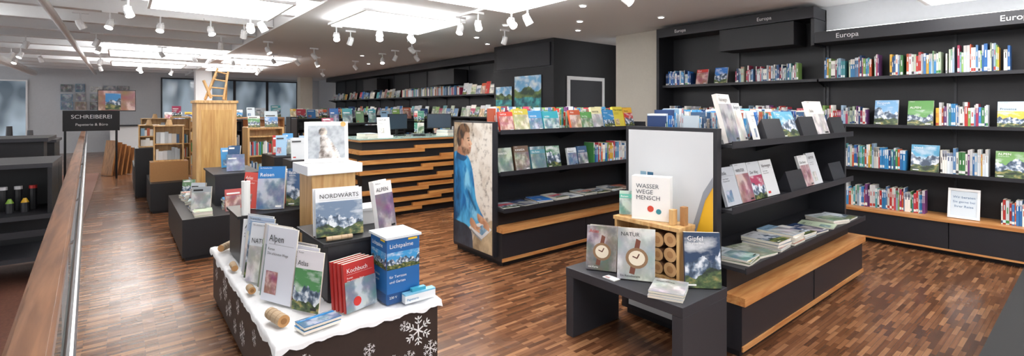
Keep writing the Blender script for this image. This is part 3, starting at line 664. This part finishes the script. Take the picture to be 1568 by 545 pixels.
for i in range(-2,nx+2):
    for j in range(-2,ny+2): m.fa((idx[i,j],idx[i+1,j],idx[i+1,j+1],idx[i,j+1]),W_,k)
m.make('snow_blanket',smooth=True)
T=.462
m=MB(); m.box(.95,2.9,T,1.44,3.42,.79,BLK); m.box(.92,2.88,.79,1.46,3.44,.812,BLK2); m.make('display_box',.003)
m=MB(); m.box(1.2,2.63,T,1.41,2.86,.84,VC,hx('#2468ab')); Q=MM(1.305,2.63,T); 
for f in (Q,MM(1.2,2.745,T,-90)):
    rc(m,f,-.105,.2,.105,.3,'#3f9bd6',.001,PHM,.37); rc(m,f,-.105,0,.105,.06,'#12477f')
    tx(m,f,'Lichtpalme',-.09,.325,.035,W_,.003,.17); tx(m,f,'für Terrasse',-.09,.15,.022,W_,.002); tx(m,f,'und Garten',-.09,.12,.022,W_,.002); tx(m,f,'230 V',-.09,.03,.02,W_,.002); rc(m,f,.03,.36,.09,.372,'#e9c63a',.002)
m.box(1.19,2.62,.841,1.42,2.87,.855,VC,hx('#dfe6ec')); m.make('blue_carton')
m=MB()
for k in range(4):
    fbook(m,MM(1.07-.012*k,2.68+.03*k,T+.004,16,6),.21,.27,.02,'text',hx('#b8322f'),title='Kochbuch')
f=MM(1.07,2.68,T+.004,16,6); rc(m,f,-.105,.0,.105,.17,'#7f9fb8',.006,PHA,.6); m.cyl((-.03,-.0065,.05),(-.03,-.0085,.05),.026,mat=VC,col=hx('#c4312d'),M=f)
m.make('cookbook')
def cal(x,y,ang,W,Hh,style,c,t=.007,tilt=8,title=None):
    m=MB(); fbook(m,MM(x,y,T+.005,ang,tilt),W,Hh,t,style,hx(c),title=title); m.make('display_calendar')
cal(.8,2.83,-62,.2,.33,'photo','#e6e2e8'); cal(.8,2.91,-66,.2,.34,'text','#dfe0e8'); cal(.81,2.99,-66,.2,.34,'full','#b8aeb4')
cal(.7,3.07,-66,.26,.43,'text','#dcdfea',title='Alpen'); cal(.71,3.14,-67,.26,.42,'photo','#c3cde0'); cal(.72,3.22,-66,.26,.41,'text','#cfd0d6'); cal(.73,3.3,-66,.26,.4,'photo','#c3b9b4')
cal(.7,3.48,-62,.26,.38,'photo','#dfe4ec'); cal(.7,3.55,-64,.26,.38,'mountain','#8aa6c8'); cal(.7,3.62,-64,.26,.4,'photo','#aebfd8'); cal(.71,3.7,-64,.26,.4,'text','#cfd6df')
cal(.74,3.85,-45,.22,.34,'text','#dfe3e8')
m=MB(); stack(m,MM(.81,2.62,T,12),2,.2,.11,(.012,.018),[hx('#2a86c8'),hx('#e9b52d')]); m.make('book_stack')
m=MB(); Q=MM(1.4,2.575,T,0); m.box(-.11,0,0,.09,.045,.045,VC,hx('#e9eef2'),Q); m.box(-.11,-.001,.0455,.09,.045,.055,VC,hx('#7fc0dd'),Q); tx(m,Q,'Papeterie',-.1,.015,.02,hx('#2b7fb0'),.002); m.box(-.06,.01,.056,.03,.04,.075,VC,hx('#3fa8c8'),Q); m.make('gift_box')
def log(p0,p1,r,name='birch_log'):
    m=MB(); m.cyl(p0,p1,r,r*.95,16,VCM,hx('#b9a183'),capcol=hx('#b98a58')); 
    p0=Vector(p0);p1=Vector(p1)
    for t in (.2,.55,.8):
        a=p0.lerp(p1,t); b=p0.lerp(p1,t+.02); m.cyl(a,b,r*1.01,r*1.005,16,VCM,hx('#94795a'))
    d=(p1-p0).normalized(); m.cyl(p0-d*.002,p0,r*.5,n=12,mat=VCM,col=hx('#94683c'))
    m.make(name)
log((.66,2.7,T+.034),(.63,2.86,T+.034),.032); log((.625,3.3,T+.026),(.625,3.38,T+.026),.022); log((.625,3.96,T+.026),(.62,3.84,T+.026),.022)
log((.7,4.55,T+.03),(.62,4.45,T+.03),.028)
Z=.8135
m=MB()
for k in range(2):
    f=MM(1.06,3.0+.05*k,Z+.006,-10,10); fbook(m,f,.28,.29,.025,'text',hx('#e6e9ed'),title='NORDWÄRTS')
f=MM(1.06,3.0,Z+.006,-10,10); rc(m,f,-.14,.0,.14,.21,'#6a7f99',.006,PHM,.83)
m.make('photo_book')
m=MB(); fbook(m,MM(1.36,2.96,Z+.008,22,10),.16,.31,.03,'photo',hx('#e5e5e6')); fbook(m,MM(1.375,3.03,Z+.008,30,10),.15,.31,.03,'text',hx('#f1f1f1')); m.make('standing_book')
m=MB(); m.box(1.17,3.2,Z,1.42,3.38,Z+.09,VC,hx('#eceef0')); m.box(1.16,3.19,Z+.091,1.43,3.39,Z+.11,VC,hx('#dfe3e6')); m.make('gift_box')
log((.95,2.92,Z+.016),(1.1,2.905,Z+.016),.014,'wooden_stick')
m=MB(); m.box(1.06,3.58,T,1.38,3.88,1.13,PINE); m.box(1.02,3.54,1.131,1.42,3.92,1.2,VC,hx('#e9ebee')); m.make('pedestal',.004)
m=MB(); Q=MM(1.2,3.68,1.206,-15,12); m.box(-.155,0,0,.155,.018,.31,WHT,M=Q)
def sketch(u,v):
    n=noise.fractal(Vector((u*6,v*6,1)),.7,2,5); c=mixc(hx('#aab0b6'),hx('#757d84'),max(0,min(1,.3+n*.6)))
    sh=.47-.1*math.cos(v*3.1)
    hd=math.hypot((u-.4)*1.15,(v-.2))
    if hd<.13: c=mixc(hx('#2f2824'),hx('#d0c1b4'),max(0,min(1,(u-.33)*7+n*.5)))
    bw=.07+.3*max(0,v-.32)**.75
    if v>.3 and abs(u-sh)<bw: c=mixc(hx('#544a44'),hx('#f2ece7'),max(0,min(1,.55+(u-sh)/bw*.5+n*.5)))
    if v>.5 and abs(u-sh-bw*.9+.12*(v-.5))<.045: c=mixc(hx('#4a413b'),hx('#d0c6bc'),max(0,min(1,.5+n)))
    return c
m.grid(Q@Matrix.Translation((0,0,.03)),.26,.25,36,36,sketch,.001); m.cyl((.12,-.001,.29),(.12,-.002,.29),.02,mat=VC,col=hx('#e58a2d'),M=Q); m.make('photo_calendar')
m=MB(); m.box(.68,4.0,T,1.42,4.44,.8,BLK); m.box(.66,3.98,.8005,1.44,4.46,.82,BLK2); m.make('display_box')
Z=.821
m=MB(); fbook(m,MM(.9,4.1,Z+.006,-30,10),.2,.33,.025,'photo',hx('#2a76b8')); fbook(m,MM(1.12,4.1,Z+.006,-25,10),.2,.3,.025,'mountain',hx('#31557f')); fbook(m,MM(.79,4.22,Z+.006,-55,10),.2,.28,.02,'text',hx('#d8483a')); m.make('standing_book')
m=MB(); row(m,MM(.98,4.28,Z,0),.4,TRAVEL,h=(.22,.3)); m.make('book_row')
m=MB(); m.cyl((.72,4.02,Z),(.72,4.02,Z+.25),.03,mat=VC,col=hx('#e9ecec')); m.cyl((.72,4.02,Z+.25),(.72,4.02,Z+.27),.005,mat=VC,col=K_); m.make('pillar_candle')
def frame(x,y,z,ang,w=.3,h=.26,c='#c9d2d6'):
    m=MB(); Q=MM(x,y,z+.004,ang,12)
    for b in ((-w/2,0,0,w/2,.018,.02),(-w/2,0,h-.02,w/2,.018,h),(-w/2,0,.0205,-w/2+.02,.018,h-.0205),(w/2-.02,0,.0205,w/2,.018,h-.0205)): m.box(*b,STL,M=Q)
    m.box(-w/2+.0205,.006,.0205,w/2-.0205,.014,h-.0205,VC,hx(c),Q); rc(m,Q,-w/4,.06,w/4,h*.7,'#7d8a90',-.005,PHA,.2); m.make('picture_frame')
frame(.84,4.55,T,-10,.24)
# ---------------------------------------------------------------- other aisle tables
LOD=1
def mini(x0,x1,y0,y1,z,pal=TRAVEL+PALE,step=(.26,.28)):
    m=MB()
    nx=max(1,int((x1-x0)/step[0])); ny=max(1,int((y1-y0)/step[1]))
    for i in range(nx):
        for j in range(ny):
            x=x0+(i+.5)*(x1-x0)/nx; y=y0+(j+.5)*(y1-y0)/ny; r=R.random()
            if r<.3: stack(m,MM(x,y,z,R.uniform(-12,12)),R.randint(1,5),.17,.22,pal=pal)
            elif r<.97: fbook(m,MM(x,y,z+.006,R.uniform(-40,15),12),R.uniform(.14,.21),R.uniform(.18,.32),.025,pal=pal)
    if m.v: m.make('book_display')
dtable(.5,1.4,6.1,8.0,.44,BLK2); mini(.54,.86,6.15,7.9,.441,PALE+GREY+TRAVEL,(.26,.2)); mini(.9,1.35,6.15,6.65,.441,PALE+TRAVEL,(.22,.2))
m=MB(); m.box(.88,6.75,.441,1.36,7.6,.8,BLK); m.box(.86,6.73,.8005,1.38,7.62,.82,DGR); m.make('display_box'); mini(.9,1.36,6.8,7.55,.821,BLUES+PALE,(.24,.2))
dtable(.35,.9,9.2,10.6,.46,BLK2); mini(.4,.85,9.95,10.5,.461,PALE+TRAVEL,(.2,.2))
dtable(.2,.95,12.2,13.8,.46,BLK2); mini(.22,.93,12.95,13.7,.461)
m=MB(); m.box(.86,8.4,0,1.38,8.95,1.7,PINE); m.box(.84,8.38,1.7,1.4,8.97,1.74,PINE); m.box(.92,8.394,.5,1.32,8.3995,1.6,wood('pine_panel','#b08045','#d0a768',2)); m.make('wooden_plinth',.004)
m=MB(); z=1.741
def bar(a,b,r=.016): m.cyl((a[0],a[1],a[2]+.014),(b[0],b[1],b[2]),r,r,8,PINE)
bar((.98,8.52,z),(1.16,8.62,z+.5)); bar((1.22,8.52,z),(1.3,8.62,z+.46)); bar((1.02,8.85,z),(1.14,8.63,z+.4)); bar((1.3,8.85,z),(1.28,8.63,z+.4))
for t in (.15,.4,.65,.9): bar((.98+.18*t,8.52+.1*t,z+.5*t-.014),(1.22+.08*t,8.52+.1*t,z+.46*t),.012)
bar((1.06,8.5,z+.02),(.96,8.5,z+.3),.02)
m.make('wooden_ladder')
for (x,y,w,h,zb) in ((.6,9.5,.4,.56,.77),(.55,12.6,.46,.6,.8),(.4,11.2,.3,.4,.0)):
    if zb: m=MB(); m.box(x-.24,y-.06,.461,x+.26,y+.3,zb-.002,CARD); m.make('display_box')
    else: dtable(.2,.62,11.0,11.8,.9,BLK2); zb=.902
    m=MB(); Q=MM(x,y+.02,zb,-6)
    m.box(-w/2,0,.0,w/2,.2,.02,PINE,M=Q); m.box(-w/2,0,.0205,-w/2+.02,.2,h,PINE,M=Q); m.box(w/2-.02,0,.0205,w/2,.2,h,PINE,M=Q); m.box(-w/2+.0205,.18,.0205,w/2-.0205,.2,h,PINE,M=Q); m.box(-w/2-.01,-.01,h+.001,w/2+.01,.21,h+.02,PINE,M=Q)
    m.box(-w/2+.0205,.0,h*.48,w/2-.0205,.179,h*.48+.018,PINE,M=Q)
    for zz in (.021,h*.48+.019): row(m,Q@Matrix.Translation((-w/2+.03,.03,zz)),w-.07,PALE+GREY,h=(h*.25,h*.38),d=(.08,.12),t=(.03,.07),detail=False)
    m.cyl((0,.1,h+.021),(0,.1,h+.11),.05,.03,12,VCM,hx('#c9a77c'),M=Q)
    m.make('wooden_card_display')
# small baskets and gift items on aisle tables
for (x,y,z) in ((.62,9.9,.461),(.95,6.25,.441),(.5,12.9,.461)):
    pass
def bookcase(x0,x1,y0,y1,h,mat,pal=PALE+TRAVEL):
    m=MB(); m.box(x0,y0,0,x0+.03,y1,h,mat); m.box(x1-.03,y0,0,x1,y1,h,mat); m.box(x0+.031,(y0+y1)/2-.01,.05,x1-.031,(y0+y1)/2+.01,h-.03,mat)
    z=.08; lv=[]
    while z<h-.02: m.box(x0+.031,y0,z-.025,x1-.031,y1,z,mat); lv.append(z); z+=.35
    m.box(x0,y0,h,x1,y1,h+.03,mat); m.make('freestanding_bookcase')
    for z in lv[:-1] if lv[-1]>h-.3 else lv:
        m=MB(); row(m,MM(x0+.04,y0+.02,z+.001),x1-x0-.09,pal,h=(.18,.26),d=(.1,.13),detail=False); m.make('book_row')
    m=MB(); faces(m,MM(x0+.02,y0+.06,h+.031),x1-x0-.05,(.16,.22),(.2,.3),.02,12,(.02,.12),pal); m.make('face_out_book_row')
bookcase(1.75,2.35,9.6,10.1,1.25,PINE); bookcase(2.3,2.9,11.8,12.3,1.4,OAKY)
bookcase(1.4,2.2,12.6,13.1,1.35,BLK2); bookcase(3.2,4.8,9.6,10.1,1.3,BLK2); bookcase(3.3,5.0,12.3,12.8,1.35,BLK2); bookcase(2.0,3.4,15.4,15.9,1.35,OAKY); bookcase(4.0,5.8,15.6,16.1,1.35,BLK2); bookcase(.9,1.7,16,16.4,1.3,PINE)
bookcase(5.1,6.2,10.8,11.3,1.35,BLK2); bookcase(1.6,2.3,6.2,6.6,.95,BLK2); bookcase(1.05,1.6,10.4,10.8,1.35,PINE); bookcase(.95,1.35,14.3,14.7,1.4,PINE)
dtable(1.75,2.45,7.7,8.5,.9,BLK2); mini(1.78,2.42,7.75,8.45,.901,PALE+TRAVEL,(.2,.22))
bookcase(2.55,3.15,8.7,9.1,1.15,PINE)
LOD=2
CRW=wood('crate_wood','#8a5a34','#c08a55',2)
m=MB()
for k in range(5): 
    Q=MM(-.28+.09*k,15.2+.05*k,.012,-60,8); m.box(-.2,0,0,.2,.03,.85-.05*k,CRW,M=Q)
m.make('wooden_panel_rack')
# ---------------------------------------------------------------- railing
P0=Vector((-.10,.2)); P1=Vector((-.87,20.0)); dv=(P1-P0); L=dv.length; ang=math.degrees(math.atan2(dv.y,dv.x))-90
Q=Matrix.Translation((P0.x,P0.y,0))@Matrix.Rotation(math.radians(ang),4,'Z')
m=MB(); m.box(-.065,0,.965,.025,L,1.01,RAILW,M=Q); m.box(-.055,0,1.0105,.015,L,1.018,RAILW,M=Q)
m.cyl((.05,0.0,.93),(.05,L,.93),.016,n=14,mat=STL,M=Q)
m.box(-.03,0,.0,.03,L,.06,STL,M=Q)
y=0
while y<L-.1:
    y2=min(L,y+1.6); m.box(-.008,y+.01,.0605,.008,y2-.01,.962,GLS,M=Q)
    m.box(-.012,y-.02,.0605,.012,y+.009,.964,STL,M=Q); m.cyl((.013,y,.9),(.05,y,.92),.008,n=8,mat=STL,M=Q); y=y2
m.make('glass_railing')
# ---------------------------------------------------------------- left dark counters
m=MB(); x0,x1,y0,y1=-3.6,-.5,6.15,7.2
m.box(x0,y0+.1,1.06,x1,y1,1.1,DGR); m.box(x0,y0+.7,.2,x1,y1,1.059,BLK2)
m.box(x0,y0,.6,x1,y0+.69,.64,DGR); m.box(x0,y0,.22,x1,y0+.69,.26,DGR); m.box(x0,y0+.02,.44,x1,y0+.04,.5,BLK)
for x in (x0,-2.1,x1-.05): m.box(x,y0+.03,0,x+.05,y1-.05,.219,BLK2)
for x in (x0,x1-.03): m.box(x,y0+.06,.641,x+.029,y0+.69,1.059,BLK2)
m.make('dark_display_counter')
m=MB(); x=-3.5; zz=.641
while x<-.65:
    c=R.choice(['#2b8f5a','#c4312d','#e9b52d','#d8d8dc','#3c6fb0','#e05a2b','#8fb84a'])
    m.cyl((x,6.4,zz),(x,6.4,zz+.09),.03,n=10,mat=VC,col=hx('#2c2c30')); m.cyl((x,6.4,zz+.09),(x,6.4,zz+.13),.03,.012,n=10,mat=VC,col=hx(c))
    m.cyl((x+.04,6.55,zz),(x+.04,6.55,zz+.2),.03,n=10,mat=VC,col=hx('#1e1e22')); m.cyl((x+.04,6.55,zz+.2),(x+.04,6.55,zz+.23),.03,n=10,mat=VC,col=hx(R.choice(['#e05a2b','#d8d8dc','#8fb84a','#c4312d'])))
    x+=.1
m.make('bottle_row')
m=MB(); m.box(-4,9.5,.0,-.85,9.9,1.15,BLK2); m.box(-4,9.45,1.15,-.8,10.6,1.2,DGR); m.make('dark_display_counter')
m=MB(); m.box(-4.5,12.2,0,-.95,13.2,1.0,BLK2); m.box(-4.55,12.15,1.0,-.92,13.25,1.05,DGR); m.make('dark_display_counter')
m=MB()
for i in range(8):
    x=-3.2+i*.27; m.cyl((x,12.6,1.051),(x,12.6,1.051+R.uniform(.12,.3)),.05,.04,10,VC,hx(R.choice(['#2a2a2e','#d8d8dc','#4a4a50'])))
m.make('tableware_row')
m=MB(); m.box(-1.0,14.5,1.12,-.02,14.56,1.58,BLK2); m.box(-.98,14.5,0,-.94,14.54,1.119,BLK2); m.box(-.1,14.5,0,-.06,14.54,1.119,BLK2)
o=m.make('shop_sign'); text('SCHREIBEREI',.125,(-.51,14.49,1.4),0,SIGNT,o,'sign_text'); text('Papeterie & Büro',.08,(-.51,14.49,1.24),0,SIGNT,o,'sign_text')
# ---------------------------------------------------------------- far wall
m=MB()
for (x0,x1) in ((1.3,2.5),(2.6,3.8),(3.9,5.1),(5.2,6.4)):
    m.box(x0,23.97,.9,x1,23.99,2.85,WGL)
    for b in ((x0-.05,23.93,.85,x0,23.999,2.9),(x1,23.93,.85,x1+.05,23.999,2.9),(x0,23.93,2.85,x1,23.999,2.9),(x0,23.93,.85,x1,23.999,.9)): m.box(*b,DGR)
m.make('window_1')
m=MB()
for (x0,x1) in ((-5.5,-4.2),(-4.1,-2.6)):
    m.box(x0,23.97,.3,x1,23.99,2.6,WGL); m.box(x0-.05,23.93,.25,x0,23.999,2.65,WHT); m.box(x1,23.93,.25,x1+.05,23.999,2.65,WHT); m.box(x0,23.93,2.6,x1,23.999,2.65,WHT)
m.make('window_2')
m=MB()
for i in range(5):
    for j in range(3):
        x=-1.7+i*.4; z=1.6+j*.33; c=R.choice(['#8a97a0','#5c6c78','#b5bcc2','#a98a6c','#5f8fb5','#d8dce0','#39424c'])
        w=R.uniform(.25,.36); h=R.uniform(.2,.3); m.box(x,23.94,z,x+w,23.98,z+h,VC,hx(c))
        rc(m,MM(x+w/2,23.94,z),-w*.45,.01,w*.45,h-.01,c,.002,PHA,R.random())
m.make('picture_collage')
m=MB(); m.box(-.3,22.5,.0,.9,22.9,1.0,WHT); m.box(-.4,22.4,1.0,1.0,23.0,1.04,DGR); m.make('reception_desk')
m=MB(); Q=MM(-.1,21.0,1.55); m.box(-.5,0,0,.5,.04,.72,VC,K_,Q)
rc(m,Q,-.48,.03,.48,.69,'#c8603a',.003,PHA,.15); rc(m,Q,-.3,.05,.1,.6,'#2f86c4',.005,PHM,.9)
m.box(-.02,.01,-1.53,.02,.04,-.001,STL,M=Q); m.box(-.3,-.15,-1.549,.3,.2,-1.53,STL,M=Q); m.make('digital_display')
for (x,y) in ((6.2,21.9),(2.3,20.5),(-2.9,17)):
    m=MB(); m.box(x-.25,y-.25,.0,x+.25,y+.25,2.998,BEI if x>5 else WHT); m.box(x-.26,y-.26,0.0,x+.26,y+.26,.08,DGR); m.make('column',.01)
# ---------------------------------------------------------------- light
w=bpy.data.worlds.new('world'); bpy.context.scene.world=w; w.use_nodes=True
bg=w.node_tree.nodes['Background']; bg.inputs[0].default_value=(.95,.97,1,1); bg.inputs[1].default_value=1.25
sc=bpy.context.scene; sc.view_settings.view_transform='Standard'; sc.view_settings.exposure=0.0
print('objects',len(bpy.data.objects))
